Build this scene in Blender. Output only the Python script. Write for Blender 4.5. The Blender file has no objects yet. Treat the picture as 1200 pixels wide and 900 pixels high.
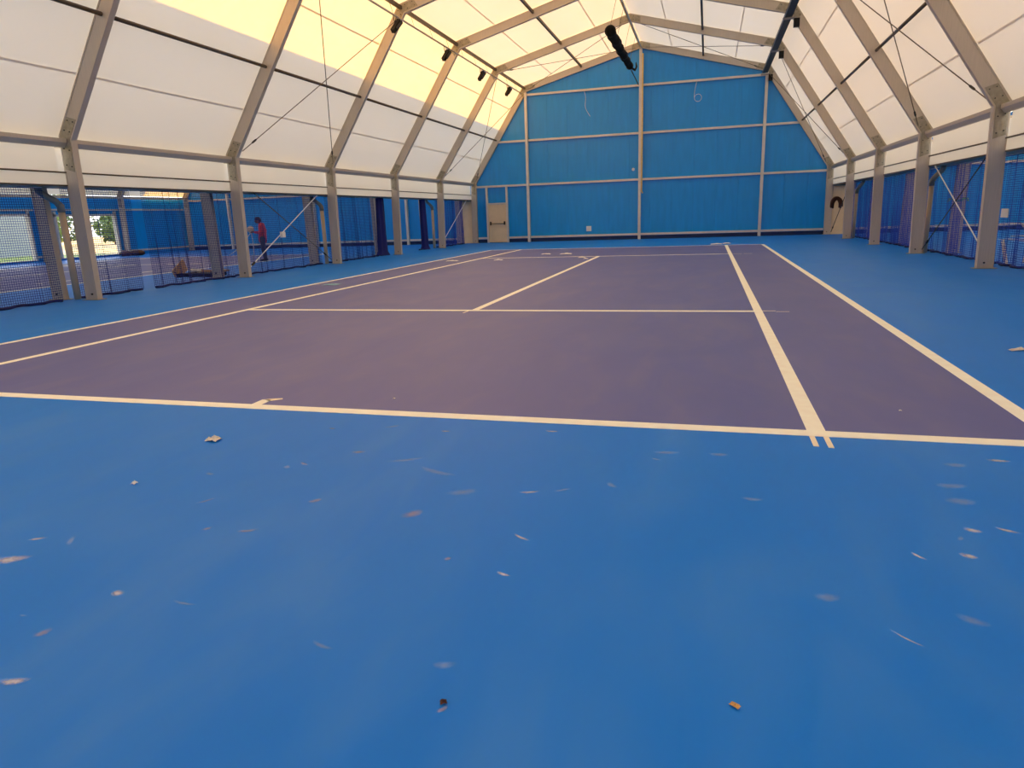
import bpy, bmesh, math, random
from mathutils import Vector, Matrix

random.seed(7)
scene = bpy.context.scene
COL = scene.collection

# ------------------------------------------------------------------ camera
YAW, PITCH, ROLL = -0.281692, -0.242725, -0.036
CAM = Vector((3.3941, -4.4154, 1.39991))
cy, sy, cp, sp = math.cos(YAW), math.sin(YAW), math.cos(PITCH), math.sin(PITCH)
fwd = Vector((sy * cp, cy * cp, sp))
rt0 = Vector((cy, -sy, 0)); up0 = rt0.cross(fwd)
rt = math.cos(ROLL) * rt0 + math.sin(ROLL) * up0
up = -math.sin(ROLL) * rt0 + math.cos(ROLL) * up0
cam_data = bpy.data.cameras.new('camera')
cam_data.sensor_width = 36.0
cam_data.lens = 796.012 / 1200.0 * 36.0
cam_data.clip_start = 0.05; cam_data.clip_end = 600
cam = bpy.data.objects.new('camera', cam_data); COL.objects.link(cam)
M = Matrix.Identity(4)
for i in range(3):
    M[i][0] = rt[i]; M[i][1] = up[i]; M[i][2] = -fwd[i]; M[i][3] = CAM[i]
cam.matrix_world = M
scene.camera = cam

# ------------------------------------------------------------------ light
scene.view_settings.view_transform = 'Standard'
scene.view_settings.look = 'None'
scene.view_settings.gamma = 1.0
scene.view_settings.use_curve_mapping = False
scene.view_settings.exposure = 1.03
world = bpy.data.worlds.new('sky'); scene.world = world
world.use_nodes = True
bg = world.node_tree.nodes['Background']
bg.inputs[0].default_value = (0.92, 0.95, 1.0, 1)
bg.inputs[1].default_value = 1.72
sun_data = bpy.data.lights.new('sun', 'SUN')
sun_data.energy = 13.2; sun_data.angle = math.radians(0.55)
sun_data.color = (1.0, 0.51, 0.07)
sun = bpy.data.objects.new('sun', sun_data); COL.objects.link(sun)
to_sun = Vector((-1.0, -0.03, 0.374)).normalized()
sun.rotation_euler = to_sun.to_track_quat('Z', 'Y').to_euler()
sun.location = to_sun * 80
scene.cycles.max_bounces = 10
scene.cycles.diffuse_bounces = 6
scene.cycles.transparent_max_bounces = 24

# ------------------------------------------------------------------ helpers
def s2l(c):
    return tuple(((v / 255) / 12.92 if v / 255 <= 0.04045 else ((v / 255 + 0.055) / 1.055) ** 2.4) for v in c)

def nodes_of(name):
    m = bpy.data.materials.new(name); m.use_nodes = True
    return m, m.node_tree.nodes, m.node_tree.links

def noise_mat(name, rgb, rough=0.5, metal=0.0, var=0.12, scale=6.0, stretch=(1, 1, 1), bump=0.0, spec=0.5, detail=4):
    m, n, l = nodes_of(name)
    p = n['Principled BSDF']
    tc = n.new('ShaderNodeTexCoord'); mp = n.new('ShaderNodeMapping')
    mp.inputs['Scale'].default_value = stretch
    nz = n.new('ShaderNodeTexNoise'); nz.inputs['Scale'].default_value = scale; nz.inputs['Detail'].default_value = detail
    l.new(tc.outputs['Object'], mp.inputs['Vector']); l.new(mp.outputs[0], nz.inputs['Vector'])
    rp = n.new('ShaderNodeValToRGB')
    c = s2l(rgb)
    rp.color_ramp.elements[0].position = 0.3; rp.color_ramp.elements[1].position = 0.7
    rp.color_ramp.elements[0].color = tuple(max(0, v * (1 - var)) for v in c) + (1,)
    rp.color_ramp.elements[1].color = tuple(min(1, v * (1 + var)) for v in c) + (1,)
    l.new(nz.outputs['Fac'], rp.inputs[0]); l.new(rp.outputs[0], p.inputs['Base Color'])
    p.inputs['Roughness'].default_value = rough; p.inputs['Metallic'].default_value = metal
    p.inputs['Specular IOR Level'].default_value = spec
    if bump:
        b = n.new('ShaderNodeBump'); b.inputs['Strength'].default_value = bump; b.inputs['Distance'].default_value = 0.01
        l.new(nz.outputs['Fac'], b.inputs['Height']); l.new(b.outputs[0], p.inputs['Normal'])
    return m

def membrane_mat(name, refl, trans, mix=0.5):
    m, n, l = nodes_of(name)
    n.remove(n['Principled BSDF'])
    tc = n.new('ShaderNodeTexCoord'); nz = n.new('ShaderNodeTexNoise')
    nz.inputs['Scale'].default_value = 0.7; nz.inputs['Detail'].default_value = 3
    l.new(tc.outputs['Object'], nz.inputs['Vector'])
    rp = n.new('ShaderNodeValToRGB')
    rp.color_ramp.elements[0].color = tuple(v * 0.95 for v in trans) + (1,)
    rp.color_ramp.elements[1].color = tuple(min(1, v * 1.05) for v in trans) + (1,)
    l.new(nz.outputs['Fac'], rp.inputs[0])
    d = n.new('ShaderNodeBsdfDiffuse'); d.inputs[0].default_value = refl + (1,)
    t = n.new('ShaderNodeBsdfTranslucent'); l.new(rp.outputs[0], t.inputs[0])
    mx = n.new('ShaderNodeMixShader'); mx.inputs[0].default_value = mix
    l.new(d.outputs[0], mx.inputs[1]); l.new(t.outputs[0], mx.inputs[2])
    l.new(mx.outputs[0], n['Material Output'].inputs[0])
    return m

def net_mat(name, rgb, cell=0.045, thick=0.17):
    m, n, l = nodes_of(name)
    p = n['Principled BSDF']; p.inputs['Base Color'].default_value = s2l(rgb) + (1,)
    p.inputs['Roughness'].default_value = 0.7
    uv = n.new('ShaderNodeUVMap'); sx = n.new('ShaderNodeSeparateXYZ'); l.new(uv.outputs[0], sx.inputs[0])
    outs = []
    for i in (0, 1):
        dv = n.new('ShaderNodeMath'); dv.operation = 'DIVIDE'; dv.inputs[1].default_value = cell
        fr = n.new('ShaderNodeMath'); fr.operation = 'FRACT'
        ls = n.new('ShaderNodeMath'); ls.operation = 'LESS_THAN'; ls.inputs[1].default_value = thick
        l.new(sx.outputs[i], dv.inputs[0]); l.new(dv.outputs[0], fr.inputs[0]); l.new(fr.outputs[0], ls.inputs[0])
        outs.append(ls)
    mxm = n.new('ShaderNodeMath'); mxm.operation = 'MAXIMUM'
    l.new(outs[0].outputs[0], mxm.inputs[0]); l.new(outs[1].outputs[0], mxm.inputs[1])
    l.new(mxm.outputs[0], p.inputs['Alpha'])
    return m

def floor_mat(name, rgb, dusty, rough, dust=0.35, spec=0.7, ior=1.5):
    """painted acrylic court with wiped dust streaks and fine grain"""
    m, n, l = nodes_of(name)
    p = n['Principled BSDF']
    tc = n.new('ShaderNodeTexCoord')
    def noise(scale, det, sc, rot=0, dist=0.0):
        mp = n.new('ShaderNodeMapping'); mp.inputs['Scale'].default_value = sc; mp.inputs['Rotation'].default_value = (0, 0, rot)
        z = n.new('ShaderNodeTexNoise'); z.inputs['Scale'].default_value = scale; z.inputs['Detail'].default_value = det
        z.inputs['Distortion'].default_value = dist
        l.new(tc.outputs['Object'], mp.inputs[0]); l.new(mp.outputs[0], z.inputs['Vector']); return z
    a = noise(0.9, 4, (1.0, 0.45, 1), 0.5, 1.2)
    b = noise(3.0, 5, (1.0, 0.3, 1), 0.65, 0.8)
    mul = n.new('ShaderNodeMath'); mul.operation = 'MULTIPLY'
    l.new(a.outputs['Fac'], mul.inputs[0]); l.new(b.outputs['Fac'], mul.inputs[1])
    rp = n.new('ShaderNodeValToRGB'); rp.color_ramp.elements[0].position = 0.2; rp.color_ramp.elements[1].position = 0.4
    rp.color_ramp.elements[0].color = (0, 0, 0, 1); rp.color_ramp.elements[1].color = (dust, dust, dust, 1)
    l.new(mul.outputs[0], rp.inputs[0])
    mx = n.new('ShaderNodeMix'); mx.data_type = 'RGBA'
    mx.inputs[6].default_value = s2l(rgb) + (1,); mx.inputs[7].default_value = s2l(dusty) + (1,)
    l.new(rp.outputs[0], mx.inputs[0])
    l.new(mx.outputs[2], p.inputs['Base Color'])
    mr = n.new('ShaderNodeMapRange'); mr.inputs[3].default_value = rough - 0.04; mr.inputs[4].default_value = rough + 0.08
    l.new(b.outputs['Fac'], mr.inputs[0]); l.new(mr.outputs[0], p.inputs['Roughness'])
    p.inputs['Specular IOR Level'].default_value = spec; p.inputs['IOR'].default_value = ior
    return m

def scuff_mat(name, rgb, strength):
    m, n, l = nodes_of(name)
    p = n['Principled BSDF']; p.inputs['Base Color'].default_value = s2l(rgb) + (1,); p.inputs['Roughness'].default_value = 0.8
    uv = n.new('ShaderNodeUVMap')
    gr = n.new('ShaderNodeTexGradient'); gr.gradient_type = 'SPHERICAL'
    l.new(uv.outputs[0], gr.inputs[0])
    tc = n.new('ShaderNodeTexCoord')
    z = n.new('ShaderNodeTexNoise'); z.inputs['Scale'].default_value = 55; z.inputs['Detail'].default_value = 6; z.inputs['Roughness'].default_value = 0.7
    l.new(tc.outputs['Object'], z.inputs['Vector'])
    mu = n.new('ShaderNodeMath'); mu.operation = 'MULTIPLY'
    l.new(gr.outputs['Fac'], mu.inputs[0]); l.new(z.outputs['Fac'], mu.inputs[1])
    mr = n.new('ShaderNodeMapRange'); mr.inputs[1].default_value = 0.1; mr.inputs[2].default_value = 0.42; mr.inputs[4].default_value = strength
    l.new(mu.outputs[0], mr.inputs[0]); l.new(mr.outputs[0], p.inputs['Alpha'])
    return m

MT = {}
MT['alu'] = noise_mat('brushed_aluminium', (196, 184, 166), 0.45, 0.1, 0.06, 3, (40, 40, 1))
MT['alu_dark'] = noise_mat('dull_steel_tube', (92, 80, 66), 0.5, 0.3, 0.1, 6)
MT['plate'] = noise_mat('weathered_plate', (158, 150, 132), 0.5, 0.4, 0.16, 14)
MT['bolt'] = noise_mat('bolt_steel', (70, 66, 60), 0.45, 0.7, 0.1, 20)
MT['girt'] = noise_mat('light_girt_metal', (214, 208, 198), 0.45, 0.2, 0.05, 4)
MT['membrane'] = membrane_mat('translucent_membrane', (0.92, 0.87, 0.78), (0.80, 0.715, 0.575), 0.19)
MT['valance'] = membrane_mat('brightened_valance_fabric', (0.92, 0.88, 0.80), (0.86, 0.80, 0.68), 0.42)  # membrane copy with brightness put into its colour, lifting the shaded valance
MT['panel'] = noise_mat('blue_wall_panel', (0, 146, 226), 0.32, 0, 0.06, 2, (3, 3, 0.4), 0, 0.65)
MT['skirt'] = noise_mat('navy_wall_skirt', (18, 50, 98), 0.6, 0, 0.1, 3)
MT['floor'] = floor_mat('blue_court_acrylic', (0, 120, 222), (90, 150, 215), 0.48, 0.25, 0.2)
MT['court'] = floor_mat('purple_court_acrylic', (42, 54, 144), (120, 112, 140), 0.52, 0.25, 1.0, 1.70)
MT['line'] = noise_mat('cream_line_paint', (255, 250, 230), 0.6, 0, 0.05, 9)
MT['tape'] = noise_mat('masking_tape', (246, 232, 204), 0.6, 0, 0.05, 12)
MT['net'] = net_mat('royal_blue_netting', (18, 34, 120), 0.045, 0.21)
MT['netr'] = net_mat('bright_blue_netting', (16, 62, 176), 0.045, 0.24)
MT['net_dense'] = noise_mat('gathered_blue_netting', (14, 26, 104), 0.8, 0, 0.35, 30, (8, 8, 0.5))
MT['hem'] = noise_mat('navy_hem_rope', (18, 26, 92), 0.8, 0, 0.2, 20)
MT['pvc'] = noise_mat('beige_pvc_pipe', (196, 176, 148), 0.4, 0, 0.06, 5)
MT['pvc_grey'] = noise_mat('grey_pvc_joint', (140, 140, 132), 0.4, 0, 0.06, 5)
MT['door'] = noise_mat('cream_door_paint', (226, 204, 164), 0.45, 0, 0.04, 4)
MT['black'] = noise_mat('black_plastic', (30, 28, 28), 0.6, 0, 0.2, 12, (1, 1, 1), 0, 0.2)
MT['bag'] = noise_mat('black_fabric', (26, 24, 24), 0.9, 0, 0.4, 10, (4, 1, 4), 0.6, 0.1)
MT['white'] = noise_mat('white_plastic', (232, 230, 224), 0.45, 0, 0.04, 8)
MT['wire'] = noise_mat('steel_cable', (112, 100, 84), 0.4, 0.5, 0.1, 20)
MT['white_wire'] = noise_mat('white_sleeved_cable', (222, 224, 226), 0.5, 0, 0.05, 12)
MT['conduit'] = noise_mat('yellow_conduit_lit_ridge', (226, 190, 110), 0.45, 0, 0.08, 8)
MT['tray'] = noise_mat('dark_cable_tray', (58, 56, 56), 0.6, 0.0, 0.2, 14)
MT['tray_edge'] = noise_mat('tray_galvanised_edge', (150, 150, 150), 0.5, 0.1, 0.1, 14)
MT['brown'] = noise_mat('brown_cable', (72, 34, 22), 0.6, 0, 0.3, 30)
MT['wood'] = noise_mat('tan_wood', (206, 160, 96), 0.6, 0, 0.15, 6, (1, 12, 1))
MT['paper'] = noise_mat('crumpled_paper', (224, 214, 196), 0.8, 0, 0.15, 40)
MT['green'] = noise_mat('green_strap', (110, 170, 90), 0.7, 0, 0.3, 40)
MT['sand'] = noise_mat('dry_sand', (170, 158, 128), 0.9, 0, 0.12, 0.6, (1, 1, 1), 0.3)
MT['grass'] = noise_mat('grass_strip', (110, 128, 70), 0.9, 0, 0.3, 3)
MT['leaf'] = noise_mat('tree_leaves', (88, 112, 60), 0.7, 0, 0.4, 3)
MT['bark'] = noise_mat('tree_bark', (92, 72, 54), 0.9, 0, 0.3, 8)
MT['tarp'] = noise_mat('pale_cladding', (128, 140, 148), 0.6, 0, 0.03, 1)
MT['skin'] = noise_mat('brown_skin', (98, 62, 48), 0.5, 0, 0.06, 20)
MT['shirt'] = noise_mat('pink_red_shirt', (206, 70, 84), 0.85, 0, 0.3, 18)
MT['trousers'] = noise_mat('slate_trousers', (62, 70, 88), 0.85, 0, 0.15, 14)
MT['hair'] = noise_mat('black_hair', (20, 16, 16), 0.6, 0, 0.3, 40)
MT['shoe'] = noise_mat('black_shoe', (24, 22, 26), 0.5, 0, 0.2, 20)
MT['ball'] = noise_mat('beige_cord', (226, 206, 172), 0.8, 0, 0.12, 40)
MT['scuff_w'] = scuff_mat('pale_scuff', (228, 224, 216), 0.6)
MT['scuff_f'] = scuff_mat('faint_scuff', (176, 200, 226), 0.3)
MT['scuff_b'] = scuff_mat('brown_scuff', (206, 180, 156), 0.4)
MT['teal'] = noise_mat('teal_wrap', (120, 170, 186), 0.5, 0, 0.2, 30)

def wloc(o):
    v = Vector((0, 0, 0))
    while o is not None:
        v += Vector(o.location); o = o.parent
    return v

def tag(o, label=None, cat=None, group=None, kind=None):
    if label: o['label'] = label
    if cat: o['category'] = cat
    if group: o['group'] = group
    if kind: o['kind'] = kind
    return o

def empty(name, loc, label=None, cat=None, group=None, kind=None):
    o = bpy.data.objects.new(name, None); COL.objects.link(o)
    o.empty_display_size = 0.1; o.location = loc
    return tag(o, label, cat, group, kind)

def copy_tree(o, parent=None):
    c = o.copy(); COL.objects.link(c); c.parent = parent
    for ch in list(o.children):
        copy_tree(ch, c)
    return c

class MB:
    def __init__(s):
        s.v = []; s.f = []; s.uv = None
    def add(s, vs, fs):
        b = len(s.v); s.v += [tuple(x) for x in vs]; s.f += [tuple(i + b for i in f) for f in fs]; return s
    def box(s, a, b):
        x0, y0, z0 = a; x1, y1, z1 = b
        return s.add([(x0, y0, z0), (x1, y0, z0), (x1, y1, z0), (x0, y1, z0), (x0, y0, z1), (x1, y0, z1), (x1, y1, z1), (x0, y1, z1)],
                     [(0, 3, 2, 1), (4, 5, 6, 7), (0, 1, 5, 4), (1, 2, 6, 5), (2, 3, 7, 6), (3, 0, 4, 7)])
    def cbox(s, c, d):
        return s.box((c[0] - d[0] / 2, c[1] - d[1] / 2, c[2] - d[2] / 2), (c[0] + d[0] / 2, c[1] + d[1] / 2, c[2] + d[2] / 2))
    def beam(s, p, q, w, h, upv=(0, 0, 1)):
        p, q = Vector(p), Vector(q); d = (q - p).normalized(); u = Vector(upv)
        sd = d.cross(u).normalized(); u = sd.cross(d).normalized()
        vs = []
        for e in (p, q):
            for a, b in ((-1, -1), (1, -1), (1, 1), (-1, 1)):
                vs.append(e + sd * (a * w / 2) + u * (b * h / 2))
        return s.add(vs, [(0, 1, 2, 3), (7, 6, 5, 4), (0, 4, 5, 1), (1, 5, 6, 2), (2, 6, 7, 3), (3, 7, 4, 0)])
    def tube(s, pts, r, seg=8, caps=True):
        pts = [Vector(p) for p in pts]
        rs = r if isinstance(r, (list, tuple)) else [r] * len(pts)
        rings = []; vs = []; fs = []
        prev = None
        for i, p in enumerate(pts):
            d = (pts[min(i + 1, len(pts) - 1)] - pts[max(i - 1, 0)]).normalized()
            if prev is None:
                a = d.cross(Vector((0, 0, 1)))
                if a.length < 1e-3: a = d.cross(Vector((1, 0, 0)))
            else:
                a = prev - d * prev.dot(d)
            a.normalize(); prev = a; b = d.cross(a)
            for k in range(seg):
                t = 2 * math.pi * k / seg
                vs.append(p + (a * math.cos(t) + b * math.sin(t)) * rs[i])
        n = len(pts)
        for i in range(n - 1):
            for k in range(seg):
                k2 = (k + 1) % seg
                fs.append((i * seg + k, i * seg + k2, (i + 1) * seg + k2, (i + 1) * seg + k))
        if caps:
            fs.append(tuple(range(seg))[::-1]); fs.append(tuple((n - 1) * seg + k for k in range(seg)))
        return s.add(vs, fs)
    def ball(s, c, r, seg=10, rings=7, sc=(1, 1, 1)):
        vs = [(c[0], c[1], c[2] + r * sc[2])]; fs = []
        for i in range(1, rings):
            t = math.pi * i / rings
            for k in range(seg):
                p = 2 * math.pi * k / seg
                vs.append((c[0] + r * sc[0] * math.sin(t) * math.cos(p), c[1] + r * sc[1] * math.sin(t) * math.sin(p), c[2] + r * sc[2] * math.cos(t)))
        vs.append((c[0], c[1], c[2] - r * sc[2])); L = len(vs) - 1
        for k in range(seg):
            k2 = (k + 1) % seg
            fs.append((0, 1 + k, 1 + k2)); fs.append((L, 1 + (rings - 2) * seg + k2, 1 + (rings - 2) * seg + k))
            for i in range(rings - 2):
                a = 1 + i * seg
                fs.append((a + k, a + seg + k, a + seg + k2, a + k2))
        return s.add(vs, fs)
    def prism_y(s, poly, y0, y1):
        n = len(poly)
        vs = [(x, y0, z) for x, z in poly] + [(x, y1, z) for x, z in poly]
        fs = [tuple(range(n)), tuple(range(2 * n - 1, n - 1, -1))]
        for i in range(n):
            j = (i + 1) % n; fs.append((i, i + n, j + n, j))
        return s.add(vs, fs)
    def build(s, name, mat, parent=None, smooth=False, kind=None, label=None):
        me = bpy.data.meshes.new(name)
        o_ = wloc(parent) if parent else Vector((0, 0, 0))
        me.from_pydata([(v[0] - o_.x, v[1] - o_.y, v[2] - o_.z) for v in s.v], [], s.f)
        bm = bmesh.new(); bm.from_mesh(me); bmesh.ops.recalc_face_normals(bm, faces=bm.faces); bm.to_mesh(me); bm.free()
        if s.uv:
            ul = me.uv_layers.new(name='UVMap')
            for lp in me.loops: ul.data[lp.index].uv = s.uv[lp.vertex_index]
        me.materials.append(MT[mat])
        if smooth:
            for p in me.polygons: p.use_smooth = True
        o = bpy.data.objects.new(name, me); COL.objects.link(o); o.parent = parent
        if kind: o['kind'] = kind
        if label: o['label'] = label
        return o

def single(name, mb, mat, loc, label, cat, group=None, smooth=False):
    """a thing that is one mesh with its origin at loc"""
    e = bpy.data.objects.new('tmp', None); e.location = loc
    o = mb.build(name, mat, e, smooth); o.parent = None; o.location = loc
    bpy.data.objects.remove(e)
    return tag(o, label, cat, group)

# ------------------------------------------------------------------ dimensions
BAY = 5.0; Y0 = 6.87; YB = 32.0                    # frame faces at Y0 + 5k, end wall panels behind YB
def FY(k): return Y0 + BAY * k
INNER = [(8.78, 0.0), (8.72, 3.15), (5.78, 7.55), (0.0, 9.07)]
OFF = 18.75                                        # distance between neighbouring hall axes
KMIN = -4
YF = FY(KMIN)

def offset_poly(d):
    """outer offset of the right-hand inner polyline (mitred)"""
    P = [Vector(p) for p in INNER]
    nrm = []
    for i in range(3):
        t = (P[i + 1] - P[i]).normalized(); nrm.append(Vector((t.y, -t.x)))
    out = [P[0] + nrm[0] * d]
    for i in (1, 2):
        b = (nrm[i - 1] + nrm[i]); b = b / b.length_squared * 2
        out.append(P[i] + b * d)
    out.append(Vector((0, P[3].y + d / nrm[2].y)))
    return out
MEM = offset_poly(0.33)                            # membrane line
def roof_z(x):
    x = abs(x); A = [Vector((9.2, 0))] + list(offset_poly(0.315))[1:]
    if x >= A[1].x: return 3.2
    for i in (1, 2):
        if A[i + 1].x <= x <= A[i].x:
            t = (x - A[i].x) / (A[i + 1].x - A[i].x); return A[i].y + t * (A[i + 1].y - A[i].y)
    return A[3].y

# ------------------------------------------------------------------ floor and court
floor = empty('floor', (0, 0, 0), 'blue acrylic sports floor running under all the halls', 'floor', kind='structure')
b = MB(); b.box((-28.2, YF - 0.4, -0.2), (28.2, YB + 0.3, 0.0)); b.build('floor_slab', 'floor', floor)
def court(xc, own):
    b = MB(); b.box((xc - 5.44, 0.0, -0.01), (xc + 5.44, 23.77, 0.002)); b.build('court_surface', 'court', floor)
    def ln(name, x0, x1, y0, y1, mat='line'):
        MB().box((xc + x0, y0, -0.005), (xc + x1, y1, 0.0035)).build(name, mat, floor)
    ln('baseline', -5.5, 5.49, -0.04, 0.075)
    ln('baseline', -5.5, 5.49, 23.68, 23.80)
    for sg in (-1, 1):
        a, c = (5.385, 5.495) if sg > 0 else (-5.52, -5.41)
        ln('doubles_sideline', a, c, 0.0765, 23.679)
        a, c = (4.045, 4.157) if sg > 0 else (-4.175, -4.06)
        ln('singles_sideline', a, c, 0.0765, 23.679)
    ln('service_line', -4.059, 4.044, 5.42, 5.54)
    ln('service_line', -4.059, 4.044, 18.22, 18.34)
    ln('centre_service_line', -0.09, 0.02, 5.541, 18.219)
    ln('centre_mark', -0.09, 0.0, 0.076, 0.22)
    if own:
        ln('tape_tail', 4.045, 4.076, -0.235, -0.041, 'tape'); ln('tape_tail', 4.126, 4.157, -0.25, -0.041, 'tape')
        ln('tape_tail', 4.158, 4.33, 5.5, 5.54, 'tape'); ln('tape_tail', 4.331, 4.5, 5.44, 5.465, 'tape')
        ln('tape_tail', 4.17, 4.45, 18.22, 18.27, 'tape'); ln('tape_tail', 4.5, 4.75, 18.22, 18.27, 'tape')
        MB().add([(-0.12, 5.419, 0.0035), (-0.09, 5.419, 0.0035), (-0.10, 5.2, 0.0035), (-0.13, 5.2, 0.0035)], [(0, 1, 2, 3)]).build('tape_tail', 'tape', floor)
        MB().add([(-0.08, 0.221, 0.0035), (0.0, 0.18, 0.0035), (0.08, 0.25, 0.0035), (0.06, 0.28, 0.0035), (-0.03, 0.25, 0.0035)], [(0, 1, 2, 3, 4)]).build('tape_tail', 'tape', floor)
court(0, True); court(-OFF, False); court(OFF, False)

# ------------------------------------------------------------------ portal frames
def mirror(p, sg): return (p[0] * sg, p[1])
def build_frame():
    root = empty('portal_frame', (0, 0, 0), 'frame', 'portal frame', 'portal frames')
    W = 0.13
    L = {d: offset_poly(d) for d in (0.0, 0.025, 0.275, 0.30, 0.04, 0.26)}
    def seg(mb, i, d0, d1, y0, y1, sg):
        a, b_, c, d = L[d0][i], L[d0][i + 1], L[d1][i + 1], L[d1][i]
        mb.prism_y([(p.x * sg, p.y) for p in (a, b_, c, d)], y0, y1)
    for sg in (-1, 1):
        for i, nm in enumerate(('column', 'leg_rafter', 'roof_rafter')):
            mb = MB()
            seg(mb, i, 0.025, 0.275, 0.012, W - 0.012, sg)
            seg(mb, i, 0.0, 0.025, 0.0, W, sg); seg(mb, i, 0.275, 0.30, 0.0, W, sg)
            mb.build(nm, 'alu', root)
        # joint plates on the front face
        def plate(nm, knot, la, lb):
            i = knot
            A, B = L[0.04], L[0.26]
            def along(P, j, k, dist):
                t = (P[k] - P[j]).normalized(); return P[j] + t * dist
            pts = [along(A, i, i - 1, la), A[i]]
            pts += [along(A, i, i + 1, lb), along(B, i, i + 1, lb)] if i < 3 else []
            if i == 3: pts += [B[i]]
            else: pts += [B[i]]
            pts += [along(B, i, i - 1, la)]
            mb = MB(); mb.prism_y([(p.x * sg, p.y) for p in pts], 0.003, 0.0119)
            pl = mb.build(nm, 'plate', root)
            bo = MB()
            for (j, ln) in ((i - 1, la), (i + 1, lb)):
                if j > 3: continue
                for P, e in ((A, 0.05), (B, 0.05)):
                    t = (P[j] - P[i]).normalized(); o_ = (B if P is A else A)
                    for q in (0.35, 0.85):
                        c0 = P[i] + t * ln * q; c1 = o_[i] + t * ln * q
                        c = c0 + (c1 - c0).normalized() * e
                        bo.tube([(c.x * sg, -0.008, c.y), (c.x * sg, 0.004, c.y)], 0.014, 6)
            bo.build('bolts', 'bolt', pl, kind='stuff')
        plate('knee_plate', 1, 0.62, 0.42)
        plate('eave_plate', 2, 0.35, 0.5)
        plate('ridge_plate', 3, 0.45, 0)
        mb = MB(); mb.box((min(8.72 * sg, 9.14 * sg), -0.05, 0.0), (max(8.72 * sg, 9.14 * sg), W + 0.05, 0.012))
        mb.build('base_plate', 'plate', root)
        bo = MB(); bo.tube([(8.9 * sg, -0.012, 0.12), (8.9 * sg, 0.012, 0.12)], 0.02, 6)
        bo.build('base_bolt', 'bolt', root)
    return root
proto = build_frame()
ORD = {5: 'flush with the blue end wall', 4: 'one bay from the blue end wall', 3: 'two bays from the blue end wall',
       2: 'three bays from the blue end wall', 1: 'four bays from the blue end wall', 0: 'five bays from the blue end wall',
       -1: 'six bays from the blue end wall', -2: 'seven bays from the blue end wall'}
first = True
for hall, xc, ks in (('over the main court', 0, range(-2, 6)), ("in the man's hall", -OFF, range(-1, 6)), ('behind the bright blue nets', OFF, range(0, 6))):
    for k in ks:
        o = proto if first else copy_tree(proto); first = False
        o.location = (xc, FY(k), 0)
        o['label'] = 'beige aluminium portal frame ' + hall + ', ' + ORD[k]
        o['group'] = 'portal frames ' + hall

# ------------------------------------------------------------------ membranes, purlins, beams
def slope_pt(i, s):            # point at fraction s on membrane segment i (right-hand side)
    return MEM[i] + (MEM[i + 1] - MEM[i]) * s
def sheet(mb, i, s0, s1, y0, y1, sg, xc=0.0, drop=0.0, ny=1, sag=0.0):
    t = (MEM[i + 1] - MEM[i]).normalized(); nrm = Vector((t.y, -t.x))
    a = slope_pt(i, s0) - nrm * drop; c = slope_pt(i, s1) - nrm * drop
    vs = []
    nu = 6 if sag else 1
    for u in range(nu + 1):
        for v in range(ny + 1):
            f = u / nu; g = v / ny
            p = a + (c - a) * f - nrm * (sag * 4 * g * (1 - g))
            vs.append((xc + sg * p.x, y0 + (y1 - y0) * g, p.y))
    fs = []
    for u in range(nu):
        for v in range(ny):
            k = u * (ny + 1) + v; fs.append((k, k + 1, k + ny + 2, k + ny + 1))
    mb.add(vs, fs)

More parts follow.
